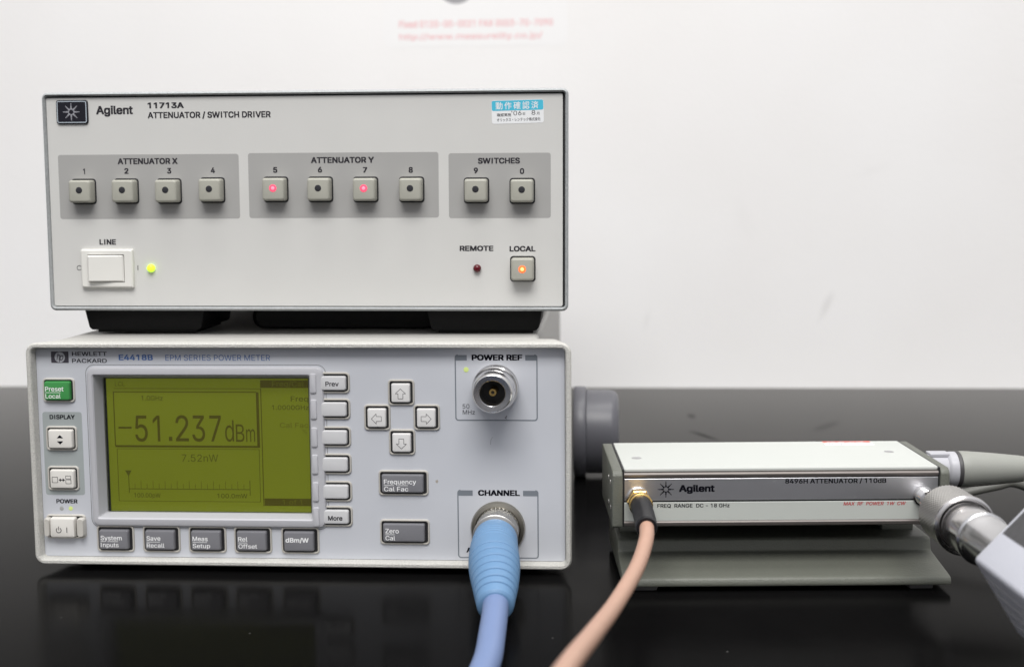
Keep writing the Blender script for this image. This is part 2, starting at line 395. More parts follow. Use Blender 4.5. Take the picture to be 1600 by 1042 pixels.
def glyphs(s, bold=0., slant=0.):
    """string -> flat triangles in em units: outlines sampled, triangulated, kept where the winding number is not 0"""
    key = (s, bold, slant)
    if key in _tc: return _tc[key]
    loops = plain_strokes(s, outlines(s))
    if slant: loops = [[Vector((p.x + slant * p.y, p.y)) for p in L] for L in loops]
    pts = [p for L in loops for p in L]; edges = []; k = 0; sa = []; sb = []
    for L in loops:
        n = len(L)
        for i in range(n): edges.append((k + i, k + (i + 1) % n)); sa.append(tuple(L[i])); sb.append(tuple(L[(i + 1) % n]))
        k += n
    v, _, f, *_r = delaunay_2d_cdt(pts, edges, [], 0, 1e-5)
    v = np.array([tuple(p) for p in v]); f = [t for t in f if len(t) == 3]
    C_ = np.array([v[list(t)].mean(0) for t in f]); A_, B_ = np.array(sa), np.array(sb)
    px, py = C_[:, 0][:, None], C_[:, 1][:, None]
    up = (A_[:, 1] <= py) & (B_[:, 1] > py); dn = (A_[:, 1] > py) & (B_[:, 1] <= py)
    cr = (B_[:, 0] - A_[:, 0]) * (py - A_[:, 1]) - (px - A_[:, 0]) * (B_[:, 1] - A_[:, 1])
    wnd = (up & (cr > 0)).sum(1) - (dn & (cr < 0)).sum(1)
    F0 = [t for t, w_ in zip(f, wnd) if w_ != 0]
    V = []; Fc = []
    b1 = bold * .75
    offs = [(0, 0)] if not bold else [(0, 0), (b1, b1 * .8), (-b1, b1 * .8), (b1, -b1 * .8), (-b1, -b1 * .8)]
    for n_, (dx, dz) in enumerate(offs):
        k = len(V); V += [(p[0] + dx, p[1] + dz, n_) for p in v]; Fc += [tuple(i + k for i in t) for t in F0]
    _tc[key] = (V, Fc); return V, Fc
CAP = .5087 if SANS else .682
def text(s, x0, x1, z0, z1, y, material, parent, bold=.0, slant=0., name='lettering', plane='front', rot=0, loc=None, full=False):
    """z0..z1 = baseline to cap top; x0..x1 = printed width; lies on a front panel at y (facing -y)"""
    V, Fc = glyphs(s, bold, slant)
    xs = [v[0] for v in V]; zs = [v[1] for v in V]; a, b = min(xs), max(xs)
    lo, hi = (min(zs), max(zs)) if full else (0 - bold, (CAP if all(ord(q) < 128 for q in s) else .682) + bold)
    sx = (x1 - x0) / (b - a); sz = (z1 - z0) / (hi - lo)
    P = []
    cx, cz = (x0 + x1) / 2, (z0 + z1) / 2
    for (px, pz, lay) in V:
        yl = y - lay * .002 if plane == 'front' else y + lay * .002
        X = x0 + (px - a) * sx; Z = z0 + (pz - lo) * sz
        if rot:
            dx, dz = X - cx, Z - cz; X = cx + dx * math.cos(rot) - dz * math.sin(rot); Z = cz + dx * math.sin(rot) + dz * math.cos(rot)
        P.append((X, yl, Z) if plane == 'front' else (X, Z, yl))
    return build(name, P, Fc, material, parent, loc, smooth=False)
def polymesh(name, polys, y, material, parent, loc=None, plane='front'):
    V = []; Fc = []
    for pl in polys:
        i = len(V); V += [(a, y, b) if plane == 'front' else (a, b, y) for a, b in pl]; Fc.append(tuple(range(i, i + len(pl))))
    return build(name, V, Fc, material, parent, loc, smooth=False)
def rect(x0, x1, z0, z1): return [(x0, z0), (x1, z0), (x1, z1), (x0, z1)]
def ringpolys(cx, cz, r0, r1, n=28, a0=0, a1=360):
    out = []
    for k in range(n):
        a, b = math.radians(a0 + (a1 - a0) * k / n), math.radians(a0 + (a1 - a0) * (k + 1) / n)
        out.append([(cx + r0 * math.cos(a), cz + r0 * math.sin(a)), (cx + r1 * math.cos(a), cz + r1 * math.sin(a)), (cx + r1 * math.cos(b), cz + r1 * math.sin(b)), (cx + r0 * math.cos(b), cz + r0 * math.sin(b))])
    return out
def disc(cx, cz, r, n=16): return [(cx + r * math.cos(2 * math.pi * k / n), cz + r * math.sin(2 * math.pi * k / n)) for k in range(n)]
def seg_line(ax, az, bx, bz, w):
    d = Vector((bx - ax, bz - az)); d.normalize(); p = Vector((-d.y, d.x)) * w / 2
    return [(ax + p.x, az + p.y), (ax - p.x, az - p.y), (bx - p.x, bz - p.y), (bx + p.x, bz + p.y)]
def burst(cx, cz, R):
    """eight rays of dots that grow towards the middle"""
    out = []
    for k in range(8):
        a = math.radians(45 * k)
        for rr_, sz in ((.36, .10), (.57, .078), (.76, .06), (.92, .048)):
            out.append(disc(cx + R * rr_ * math.cos(a), cz + R * rr_ * math.sin(a), R * sz * 1.25, 10))
    return out
def structure(o): o['kind'] = 'structure'; return o

# ------------------------------------------------------------------ the setting: tabletop and wall
tb = build('tabletop', [(-2200, -900, 0), (2600, -900, 0), (2600, 536, 0), (-2200, 536, 0), (-2200, -900, -30), (2600, -900, -30), (2600, 536, -30), (-2200, 536, -30)],
           [(0, 1, 2, 3), (4, 5, 6, 7), (0, 1, 5, 4), (1, 2, 6, 5), (2, 3, 7, 6), (3, 0, 4, 7)], M['table'], smooth=False)
structure(tb)
yw = 494
wall = build('wall', [(-2200, yw, -600), (2600, yw, -600), (2600, yw, 2200), (-2200, yw, 2200), (-2200, yw + 60, -600), (2600, yw + 60, -600), (2600, yw + 60, 2200), (-2200, yw + 60, 2200)],
             [(0, 1, 2, 3), (4, 5, 6, 7), (0, 1, 5, 4), (1, 2, 6, 5), (2, 3, 7, 6), (3, 0, 4, 7)], M['wall'], smooth=False)
structure(wall)

# ------------------------------------------------------------------ wall sticker with two red lines
ws = thing('wall_sticker', 'glossy white sticker with two lines of small red lettering on the wall behind', 'sticker', (131.8, yw, 283.2))
stack('backing', [(140, 62, 6, -.06), (140, 62, 6, .0)], mat('clear_white_film', (.85, .842, .84), .7, var=.01, spec=.25), ws, loc=(0, -.02, 9))
redw = mat('pale_red_print', (.80, .50, .51), .5)
text('Fixed 0120-00-0021 FAX 0003-70-7090', -58, 59, -7.5, -2.2, -.12, redw, ws, bold=.03)
text('http://www.measurelity.co.jp/', -58, 51, -16.5, -12.0, -.12, redw, ws, bold=.02)
polymesh('emblem', ringpolys(-14, 24.6, 3, 15, 24), -.12, mat('dark_emblem_print', (.34, .33, .35), .5), ws)

# ------------------------------------------------------------------ power meter (lower instrument)
pm = thing('power_meter', 'wide light grey power meter with green display, standing directly on the black tabletop', 'power meter', (0, 0, -4.5))
CX, CZ = 106.5, 51.25     # centre of the front, table is z = 0
W_, H_ = 213.0, 88.5
b = stack('bezel', [(204.5, 86.5, 5, 20, CX, CZ), (207.5, 87.2, 5, 19.3, CX, CZ), (211.5, 88.1, 4.5, 5, CX, CZ), (213, 88.5, 4, 1.2, CX, CZ), (212.4, 87.9, 3.8, .35, CX, CZ), (211.6, 87.1, 3.6, 0, CX, CZ),
                (209.6, 85.1, 2.2, .0, CX, CZ), (208.8, 84.3, 2, .35, CX, CZ), (208.5, 84.0, 1.8, .9, CX, CZ), (208.1, 83.6, 1.6, 4.6, CX, CZ), (200, 80, 2, 12, CX, CZ)], M['bezel_m'], pm, n=6, cap0=False, cap1=False)
box('case', 5.5, 199.5, 18, 344, 8.6, 95.0, M['case'], pm, bev=2)

stack('front_panel', [(207.8, 83.3, 1.2, 4.0, 106.5, 51.25), (91.5, 61.2, 1, 4.0, 70.05, 54.0), (91.5, 61.2, 1, 4.5, 70.05, 54.0), (207.8, 83.3, 1.2, 4.5, 106.5, 51.25)], M['panel_m'], pm, loop=True)
PY = 4.0
for fx in (18, 190):
    for fy in (34, 318):
        stack('foot', [(20, 4.6, 1, -7, fx, 6.8), (22, 4.6, 1, 0, fx, 6.8), (20, 4.6, 1, 7, fx, 6.8)], M['foot'], pm, loc=(0, fy, 0))
box('belly_plate', 8, 200, 9, 300, 6.2, 8.8, M['foot'], pm, bev=.4)
y = PY - .06
plate('logo_plate', 8.73, 15.76, 80.2, 84.72, PY, M['logo_m'], pm, r=.15)
polymesh('logo_disc', [disc(12.24, 82.42, 2.08, 32)], PY - .10, mat('pale_logo_disc', (.42, .43, .46), .5), pm)
text('h', 10.9, 12.4, 81.2, 84.15, PY - .14, M['logo_m'], pm, bold=.01, slant=.35, full=True)
text('p', 11.9, 13.7, 80.45, 83.2, PY - .14, M['logo_m'], pm, bold=.01, slant=.35, full=True)
text('HEWLETT', 17.2, 31.2, 82.95, 84.6, y, M['text'], pm, bold=.02)
text('PACKARD', 17.1, 31.1, 80.2, 81.85, y, M['text'], pm, bold=.02)
text('E4418B', 35.9, 49.57, 81.2, 83.55, y, M['blue_print'], pm, bold=.035)
text('EPM SERIES POWER METER', 54.54, 96.05, 81.15, 83.38, y, M['blue_print'], pm, bold=.0)
text('DISPLAY', 7.03, 17.27, 57.8, 59.6, y - .06, M['blackt'], pm, bold=.035)
text('POWER', 8.16, 16.79, 23.95, 25.7, y, M['blackt'], pm, bold=.035)
plate('grey_field', 4.1, 20.0, 27.4, 60.7, PY, M['dispzone'], pm, r=1.0)
# display -------------------------------------------------------
L0, L1, Z0, Z1 = 23.1, 117.0, 15.15, 78.75
def br(x0, x1, z0, z1, r, yy): return (x1 - x0, z1 - z0, r, yy, (x0 + x1) / 2, (z0 + z1) / 2)
stack('display_bezel', [br(L0, L1, Z0, Z1, 3.0, 4.1), br(L0 + .1, L1 - .1, Z0 + .1, Z1 - .1, 3.0, 3.2), br(L0 + .5, L1 - .5, Z0 + .5, Z1 - .5, 2.7, 2.6), br(L0 + 1.1, L1 - 1.1, Z0 + 1.1, Z1 - 1.1, 2.2, 2.4),
                        br(25.2, 111.9, 18.1, 75.9, 1.0, 2.4), br(25.7, 111.5, 18.6, 75.4, .8, 2.9), br(27.1, 109.6, 19.5, 73.4, .4, 9.9), br(27.1, 109.6, 19.5, 73.4, .4, 10.6)], M['lcdbez'], pm, n=5, cap0=False, cap1=False, angle=28)
for i, cz in enumerate((72.46, 62.3, 51.31, 40.61, 29.77, 19.77)):      # raised pads of the bezel beside the soft keys
    stack('bezel_pad', [br(111.8, 114.35, cz - 3.9, cz + 3.9, .6, 2.5), br(111.95, 114.2, cz - 3.7, cz + 3.7, .6, 1.9), br(112.2, 114.0, cz - 3.4, cz + 3.4, .5, 1.8)], M['lcdbez'], pm, cap0=False)
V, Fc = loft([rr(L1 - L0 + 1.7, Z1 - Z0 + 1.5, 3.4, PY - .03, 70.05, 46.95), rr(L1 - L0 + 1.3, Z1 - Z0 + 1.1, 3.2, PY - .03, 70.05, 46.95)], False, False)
build('groove', V, Fc, mat('dark_groove_line', (.13, .125, .12), .7), pm, smooth=False)  # thin flat dark line around the display bezel
sc3 = mat('pencil_grey_scuff', (.20, .20, .21), .7); brn = mat('brown_stain', (.36, .33, .29), .7)
polymesh('scuff', [seg_line(181.6, 48.5, 181.8, 50.3, .14)], PY - .02, sc3, pm)
polymesh('scuff', [seg_line(181.8, 50.3, 182.5, 51.5, .12)], PY - .02, sc3, pm)
polymesh('scuff', [[(187.2, 58.9), (187.9, 59.9), (188.2, 59.6), (187.8, 58.9), (188.1, 58.3)]], PY - .03, sc3, pm)
polymesh('stain', [[(160.0, 34.2), (160.8, 34.6), (161.2, 33.8), (160.6, 33.1), (160.1, 33.5)]], PY - .02, brn, pm)
lcd = plate('display_screen', 26.6, 110.2, 19.0, 74.0, 10.3, M['lcd'], pm, r=.2, t=.05)
stack('display_glass', [br(26.9, 109.8, 19.3, 73.6, .2, 9.1), br(26.9, 109.8, 19.3, 73.6, .2, 9.25)], M['glass'], pm)
stack('display_gasket', [br(26.9, 109.8, 19.3, 73.6, .2, 9.95), br(27.9, 109.4, 19.55, 73.2, .2, 9.95), br(27.9, 109.4, 19.55, 73.2, .2, 10.2), br(26.9, 109.8, 19.3, 73.6, .2, 10.2)], M['black'], pm, loop=True, n=2)
LY = 10.2
lt = lambda s, x0, x1, z0, z1, m_='lcd_t', bold=0., full=False: text(s, x0, x1, z0, z1, LY, M[m_], lcd, bold=bold, full=full)
lt('LCL', 31.5, 35.5, 70.1, 71.9, 'lcd_m')
lt('1.0GHz', 41.96, 50.75, 64.3, 66.3, 'lcd_m', bold=.012)
lt('5', 38.97, 44.1, 48.0, 58.2, bold=-.004); lt('1', 46.25, 49.11, 48.0, 58.2, bold=-.004); lt('2', 55.46, 60.77, 48.1, 58.25, bold=-.004)
lt('3', 62.16, 67.36, 48.1, 58.3, bold=-.004); lt('7', 69.24, 73.9, 48.1, 58.3, bold=-.004)
lt('d', 75.44, 79.0, 47.9, 56.6, bold=0, full=True); lt('B', 79.8, 83.2, 47.9, 54.9, bold=0); lt('m', 83.9, 87.5, 47.9, 53.0, bold=0, full=True)
polymesh('sign_and_point', [rect(32.2, 37.6, 53.0, 53.75), rect(52.6, 54.0, 48.1, 49.8)], LY, M['lcd_t'], lcd)
lt('7.52nW', 57.53, 72.3, 39.8, 42.7, 'lcd_m')
lt('100.00pW', 37.56, 48.33, 25.1, 26.9, 'lcd_m', bold=.012); lt('100.0mW', 71.44, 83.68, 25.05, 26.9, 'lcd_m', bold=.012)
lt('Freq', 102.2, 109.2, 64.15, 66.2, 'lcd_m', bold=.012); lt('1.0000GHz', 94.6, 109.3, 60.75, 62.65, 'lcd_m', bold=.012)
lt('Cal Fac', 97.6, 109.0, 53.6, 55.65, 'lcd_f', bold=.01); lt('%', 106.6, 108.4, 51.2, 53.0, 'lcd_f')
polymesh('frame_lines', [rect(30.9, 90.3, 69.05, 69.25), rect(30.6, 88.5, 67.65, 67.95), rect(30.5, 30.9, 46, 67.8), rect(30.7, 89.3, 45.5, 46.3), rect(88.3, 89.4, 45.5, 67.7),
                         rect(90.1, 90.45, 22, 69.3)], LY, M['lcd_t'], lcd)
polymesh('faint_lines', [rect(31.2, 31.45, 23.7, 44.9), rect(31.2, 89.1, 44.75, 44.95), rect(31.2, 89.1, 23.55, 23.75), rect(88.85, 89.1, 23.6, 44.9)], LY, M['lcd_m'], lcd)
sc_ = [rect(35.45, 35.75, 26.9, 34.3), [(34.15, 36.1), (35.55, 33.6), (36.85, 36.1)], rect(35.5, 84.9, 28.45, 28.75), rect(84.7, 85.0, 26.2, 32.3)]
for k in range(1, 20):
    x = 35.6 + k * 49.25 / 20; sc_.append(rect(x - .09, x + .09, 28.7, 31.9 if k % 2 == 0 else 30.7))
polymesh('scale_marks', sc_, LY, M['lcd_m'], lcd)
polymesh('menu_bar', [rect(90.1, 109.8, 69.5, 72.6)], LY, M['lcd_t'], lcd)
polymesh('menu_bar', [rect(90.6, 109.8, 22.1, 25.1)], LY, M['lcd_t'], lcd)
text('Freq/Cal', 94.9, 107.6, 70.0, 72.2, LY - .04, M['lcd_f'], lcd, bold=.0)
text('1 of 1', 97.8, 105.7, 22.7, 24.6, LY - .04, M['lcd_f'], lcd, bold=.0)
# keys ----------------------------------------------------------
_surr = {}
def key(cx, cz, w, h, capm, rim='rim', cw=None, ch=None, prot=1.5, dx=0, dz=0, legends=(), label=None, r=1.0, rimh=.7, rw=.72):
    """w, h: outside of the surround; cw, ch: cap"""
    cw = cw or w - 2.5; ch = ch or h - 2.4
    k0 = (round(cw, 2), round(ch, 2), capm, prot)
    if k0 not in _surr:
        o = stack('key', [(cw, ch, r * .6, PY + .5), (cw, ch, r * .7, PY - prot * .25), (cw - .25, ch - .25, r * .7, PY - prot * .75), (cw - .7, ch - .7, r * .6, PY - prot * .96), (cw - 1.3, ch - 1.3, r * .5, PY - prot)], M[capm], pm, loc=(cx + dx, 0, cz + dz), cap0=False)
        _surr[k0] = o.data
    else: o = link('key', _surr[k0], pm, (cx + dx, 0, cz + dz))
    k1 = ('s', round(w, 2), round(h, 2), rim)
    if k1 not in _surr:
        s = stack('surround', [(w, h, r * 1.5, PY + .1), (w - .25, h - .25, r * 1.4, PY - rimh * .8), (w - .6, h - .6, r * 1.2, PY - rimh), (w - 2 * rw + .2, h - 2 * rw + .2, r, PY - rimh), (w - 2 * rw, h - 2 * rw, r, PY - rimh + .2), (w - 2 * rw, h - 2 * rw, r, PY + .1)], M[rim], o, loc=(-dx, 0, -dz), cap0=False, cap1=False)
        g_ = stack('gap', [(w - 1.0, h - 1.0, r, PY - .1), (w - 1.0, h - 1.0, r, PY + .05)], M['black'], o, loc=(-dx, 0, -dz))
        _surr[k1] = (s.data, g_.data)
    else:
        link('surround', _surr[k1][0], o, (-dx, 0, -dz)); link('gap', _surr[k1][1], o, (-dx, 0, -dz))
    yt = PY - prot - .04
    for lg in legends:
        if callable(lg): lg(o, yt)
        else:
            s, x0, x1, z0, z1, mm_, bd = lg
            text(s, x0, x1, z0, z1, yt, M[mm_], o, bold=bd, name='legend')
    if label: o['label'] = label
    return o
def two(a, wa, b_, wb, x, up=1.0, lines=None):
    """two legends and the thin rule between them"""
    L = [(a, x, x + wa, -.1, 1.75, 'white_print', .014), (b_, x, x + wb, -2.9, -1.15, 'white_print', .01)]
    def rule(o, yt): polymesh('rule', [rect(x + p, x + q, -.72, -.52) for p, q in (lines or [(0, min(wa, wb))])], yt, M['white_print'], o)
    return L + [rule]
key(11.4, 69.4, 13.0, 9.7, 'gkey', 'rim_w', cw=10.5, ch=7.5, prot=2.0, dx=-.2, dz=-.1, legends=two('Preset', 7.4, 'Local', 6.1, -4.6), label='green preset key')
key(11.66, 50.22, 12.63, 9.9, 'wkey', 'rim_w', cw=10.0, ch=7.5, prot=2.0, dz=-.1, legends=[lambda o, yt: polymesh('legend', [[(-1.3, .45), (1.3, .45), (0, 1.75)], [(-1.3, -.75), (0, -2.05), (1.3, -.75)]], yt, M['blackt'], o)])
def icons(o, yt):
    q = []
    for (x0, x1, z0, z1) in ((-3.9, -1.7, -1.3, .9), (1.6, 3.7, -1.7, -.1), (1.6, 3.7, .25, 1.4)):
        q += [seg_line(x0, z0, x1, z0, .18), seg_line(x0, z1, x1, z1, .18), seg_line(x0, z0, x0, z1, .18), seg_line(x1, z0, x1, z1, .18)]
    q += [rect(-.8, .8, -.4, -.05), [(-1.25, -.22), (-.4, .5), (-.4, -.95)], [(1.25, -.22), (.4, -.95), (.4, .5)]]
    polymesh('legend', q, yt, M['text'], o)
key(11.66, 34.18, 12.85, 9.9, 'wkey', 'rim_w', cw=10.0, ch=7.5, prot=2.0, dz=-.1, legends=[icons])
# power rocker with its two guards
def pwr_legend(o, yt):
    polymesh('legend', ringpolys(-1.4, -.9, .85, 1.15, 20, 125, 415) + [rect(-1.53, -1.27, -.9, .6), rect(1.75, 2.05, -1.9, .3)], yt, M['text'], o)
pk = key(11.9, 14.7, 16.2, 9.8, 'wkey', 'rim_w', cw=10.2, ch=8.0, prot=3.0, dx=-.6, legends=[pwr_legend], label='white power key between two raised guards')
for gx, gw in ((4.9, 2.6), (18.5, 3.1)):
    stack('guard', [(gw, 7.6, 1, PY, gx - 11.3, 0), (gw - .2, 7.4, 1, PY - 2.2, gx - 11.3, 0), (gw - .8, 6.8, .8, PY - 2.9, gx - 11.3, 0)], M['rim_w'], pk, cap0=False)
lathe('indicator_lamp', [(.85, PY + .1), (.85, PY - .05), (.5, PY - .12)], M['led_grey'], pm, loc=(10.2, 0, 21.85), seg=20)
lathe('indicator_lamp', [(.85, PY + .1), (.85, PY - .05), (.5, PY - .12)], M['led_faint'], pm, loc=(13.9, 0, 21.9), seg=20)
for i, (cz, lg) in enumerate([(72.46, 'Prev'), (62.3, None), (51.31, None), (40.61, None), (29.77, None), (19.77, 'More')]):
    L = []
    if lg == 'Prev': L = [('Prev', -2.9, 2.3, -1.1, .75, 'text', .02)]
    if lg == 'More': L = [('More', -3.1, 2.6, -1.3, .6, 'text', .03)]
    key(120.75, cz + (0 if i else .1), 13.0, 8.3, 'skey', 'rim', cw=10.1, ch=5.6, prot=1.6, dx=.05, dz=-.1, r=1.2, legends=L)
for cx, lg in [(31.84, two('System', 8.6, 'Inputs', 7.2, -5.2, lines=[(0, 1.6), (2.8, 7.0)])), (50.46, two('Save', 5.6, 'Recall', 7.1, -5.2, lines=[(0, 5.4)])), (68.99, two('Meas', 6.1, 'Setup', 7.0, -5.2, lines=[(0, 5.8)])),
               (87.3, two('Rel', 3.7, 'Offset', 7.5, -5.2, lines=[(0, 3.6)])), (106.2, [('dBm/W', -5.2, 4.0, -.3, 1.6, 'white_print', .03)])]:
    key(cx, 9.95 + 5.5 - 5.5, 15.2, 10.8, 'dkey', 'rim', cw=12.0, ch=7.8, prot=2.0, dx=-.3, dz=-.15, legends=lg)
def arrow(ang):
    P = [(-.95, -1.9), (.95, -1.9), (.95, .1), (2.0, .1), (0, 2.0), (-2.0, .1), (-.95, .1)]
    c, s = math.cos(math.radians(ang)), math.sin(math.radians(ang)); P = [(a * c - b_ * s, a * s + b_ * c - .3) for a, b_ in P]
    return lambda o, yt: polymesh('legend', [seg_line(*P[i], *P[(i + 1) % 7], .17) for i in range(7)], yt, M['text'], o)
for cx, cz, an in [(147.2, 68.82, 0), (137.7, 59.08, 90), (157.0, 59.11, -90), (147.25, 49.37, 180)]:
    key(cx, cz, 10.4, 10.2, 'akey', 'rim', cw=7.4, ch=7.4, prot=1.7, dx=-.1, dz=-.1, legends=[arrow(an)])
key(147.52, 33.27, 19.66, 10.1, 'dkey', 'rim', cw=16.5, ch=7.2, prot=1.8, dx=-.25, dz=-.1, legends=two('Frequency', 12.6, 'Cal Fac', 9.5, -7.2, lines=[(0, 3.9), (5.4, 9.3)]))
key(147.73, 13.75, 19.66, 10.1, 'dkey', 'rim', cw=16.5, ch=7.2, prot=1.8, dx=-.25, dz=-.1, legends=two('Zero', 5.3, 'Cal', 3.8, -7.2, lines=[(0, 3.6)]))
# connector fields ----------------------------------------------
def field(x0, x1, z0, z1, tw, title, tx0, tx1):
    cx, cz = (x0 + x1) / 2, (z0 + z1) / 2; w, h = x1 - x0, z1 - z0
    V, Fc = loft([rr(w, h, 1.2, PY - .06, cx, cz), rr(w - .9, h - .9, .9, PY - .06, cx, cz)], False, False)
    k = [f for f in Fc if not (sum(V[i][2] for i in f) / 4 > z1 - .6 and x0 + tw < sum(V[i][0] for i in f) / 4 < x1 - tw)]
    o = build('outline', V, k, M['tab'], pm, smooth=False)
    for a, b_ in ((x0 + .45, x0 + tw), (x1 - tw, x1 - .45)):
        polymesh('outline_tab', [rect(a, b_, z1 - 2.35, z1 - .25)], PY - .07, M['tab'], pm)
    text(title, tx0, tx1, z1 - 2.4, z1, PY - .06, M['blackt'], pm, bold=.05)
field(168.1, 200.0, 57.8, 83.6, 4.7, 'POWER REF', 174.68, 194.2)
field(168.5, 200.1, 3.5, 30.7, 6.0, 'CHANNEL', 176.6, 192.85)
text('50', 170.95, 173.6, 62.55, 64.3, y, M['text'], pm)
text('MHz', 171.0, 175.7, 60.3, 62.0, y, M['text'], pm)
text('A', 171.8, 173.9, 5.7, 7.75, y, M['blackt'], pm, bold=.04)
lathe('indicator_lamp', [(1.0, PY + .1), (1.0, PY - .1), (.6, PY - .15)], M['led_faint'], pm, loc=(172.5, 0, 77.7), seg=20)
cn = lathe('reference_connector', [(8.75, PY + .1), (8.8, 3), (8.85, 1.0), (8.6, .7), (8.6, -.2), (8.85, -.5), (8.7, -2.5), (8.2, -3.2), (7.9, -7.5), (7.65, -7.8), (7.65, -8.4), (7.85, -8.8), (7.5, -12.6), (7.1, -13.4), (6.9, -13.6)], M['chrome'], pm, loc=(183.9, 0, 71.1), seg=64, cap0=False, cap1=False, angle=20, flat=7.6)
lathe('barrel_face', [(6.95, -13.55), (6.8, -13.65), (5.0, -13.5), (4.75, -13.2), (4.75, 0)], M['chrome_d'], cn, seg=48, cap0=False, cap1=False)
lathe('bore', [(4.75, -2.5), (1.7, -2.6), (1.6, -3)], M['black'], cn, seg=32, cap0=False)
lathe('centre_pin', [(1.5, -2.6), (1.5, -10.5), (1.35, -10.8), (.65, -10.8), (.6, -10.0)], M['gold'], cn, seg=24, cap0=False, cap1=False)
lathe('pin_hole', [(.65, -10.2), (.6, -10.1)], M['black'], cn, seg=16)
lathe('collar', [(10.6, PY + .1), (10.65, 3.2), (10.2, 2.2), (8.9, 1.8), (8.6, 2.6)], M['nickel'], pm, loc=(184.3, 0, 22.6), seg=56, cap0=False)
def px_shift(o, dz):                       # lift front-panel parts measured from the bezel's lower edge (7 mm above the table)
    o.location.z += dz * S
for o in list(pm.children):
    if o.name.split('.')[0] not in ('bezel', 'case', 'foot', 'front_panel', 'collar'):
        px_shift(o, 7)
# ------------------------------------------------------------------ attenuator / switch driver (upper instrument)
dv = thing('switch_driver', 'grey boxed attenuator switch driver with ten square buttons, stacked on top of the power meter', 'instrument', (105.04 - 106.5 * math.cos(.0045), 27.68 - 106.5 * .0045, 100.7 + 106.5 * .0036), (0, math.radians(.2058), math.radians(.2572)))
cx, cz, W, H = 106.5, 44.25, 213.0, 88.5
stack('cast_frame', [(205, 85.5, 2.5, 16, cx, cz), (207, 86.5, 2.5, 13, cx, cz), (212.6, 88.3, 2.5, 3, cx, cz), (212.6, 88.1, 2.4, 1, cx, cz), (211.6, 87.1, 2.0, .2, cx, cz), (210.9, 86.3, 1.6, .0, cx, cz), (210.3, 85.6, 1.2, .5, cx, cz), (209.9, 85.1, 1, 1.3, cx, cz), (209.9, 85.1, 1, 4, cx, cz), (205, 80, 1, 8, cx, cz)], M['frame_u'], dv, n=5, cap0=False, cap1=False, angle=40)
box('case', 4, 204.0, 14.5, 300, 1.0, 86.5, M['case'], dv, bev=1.5)
plate('gap', 1.4, 211.6, 1.5, 87.0, 2.6, M['black'], dv, r=.8, t=.1)
stack('front_panel', [(208.9, 84.2, .8, 2.6, 106.1, 44.1), (208.9, 84.2, .8, 1.6, 106.1, 44.1), (208.7, 84.0, .7, 1.5, 106.1, 44.1)], M['panel_u'], dv, cap0=False)
UY = 1.5
bd = stack('badge', [(13.1, 9.6, 1.1, UY + .1, 12.5, 80.5), (13.0, 9.5, 1.1, UY - .6, 12.5, 80.5), (12.4, 8.9, .9, UY - .9, 12.5, 80.5)], M['badge'], dv, cap0=False)
V, Fc = loft([rr(12.2, 8.7, .8, UY - .93, 12.5, 80.5), rr(11.5, 8.0, .5, UY - .93, 12.5, 80.5)], False, False); build('rim', V, Fc, M['silver_print'], bd, smooth=False)
polymesh('emblem', burst(12.3, 80.5, 3.5), UY - .95, M['dotgrey'], bd)
y = UY - .05
text('Agilent', 22.22, 37.41, 79.4, 82.95, y, M['text'], dv, bold=.04)
text('11713A', 43.51, 58.33, 81.64, 84.1, y, M['text'], dv, bold=.045)
text('ATTENUATOR / SWITCH DRIVER', 43.44, 93.63, 77.7, 80.3, y, M['text'], dv, bold=.036)
for n_, x0, x1, z0, z1 in (('button_field', 5.64, 80.1, 37.5, 63.4), ('button_field', 83.96, 161.0, 37.65, 63.65), ('button_field', 165.04, 205.8, 37.35, 63.1)):
    plate(n_, x0, x1, z0, z1, UY, M['zone'], dv, r=1.0, t=.03)
for s, x0, x1, z0, z1 in (('ATTENUATOR X', 30.37, 55.09, 59.45, 61.95), ('ATTENUATOR Y', 109.57, 135.1, 59.45, 61.95), ('SWITCHES', 176.8, 193.55, 58.85, 61.25), ('LINE', 21.56, 28.4, 27.0, 29.3), ('REMOTE', 169.25, 182.77, 24.2, 26.4), ('LOCAL', 189.26, 199.67, 24.0, 26.25)):
    text(s, x0, x1, z0, z1, y - .02, M['text'], dv, bold=.042)
nx = [(16.3, 56.7), (33.85, 56.8), (51.49, 56.8), (69.45, 56.9), (94.95, 56.9), (113.14, 56.9), (131.42, 56.7), (149.84, 56.6), (175.95, 56.2), (194.37, 55.9)]
for i, (x, z) in enumerate(nx):
    w = .75 if i == 0 else 1.7
    text(str((i + 1) % 10), x - w / 2, x + w / 2, z - 1.2, z + 1.2, y - .02, M['text'], dv, bold=.042)
bt = [(16.01, 48.62), (33.67, 48.67), (51.38, 48.62), (69.21, 48.93), (95.11, 49.11), (113.29, 49.04), (131.63, 48.9), (150.17, 48.82), (176.18, 48.35), (194.47, 48.08), (194.58, 17.09)]
bproto = None
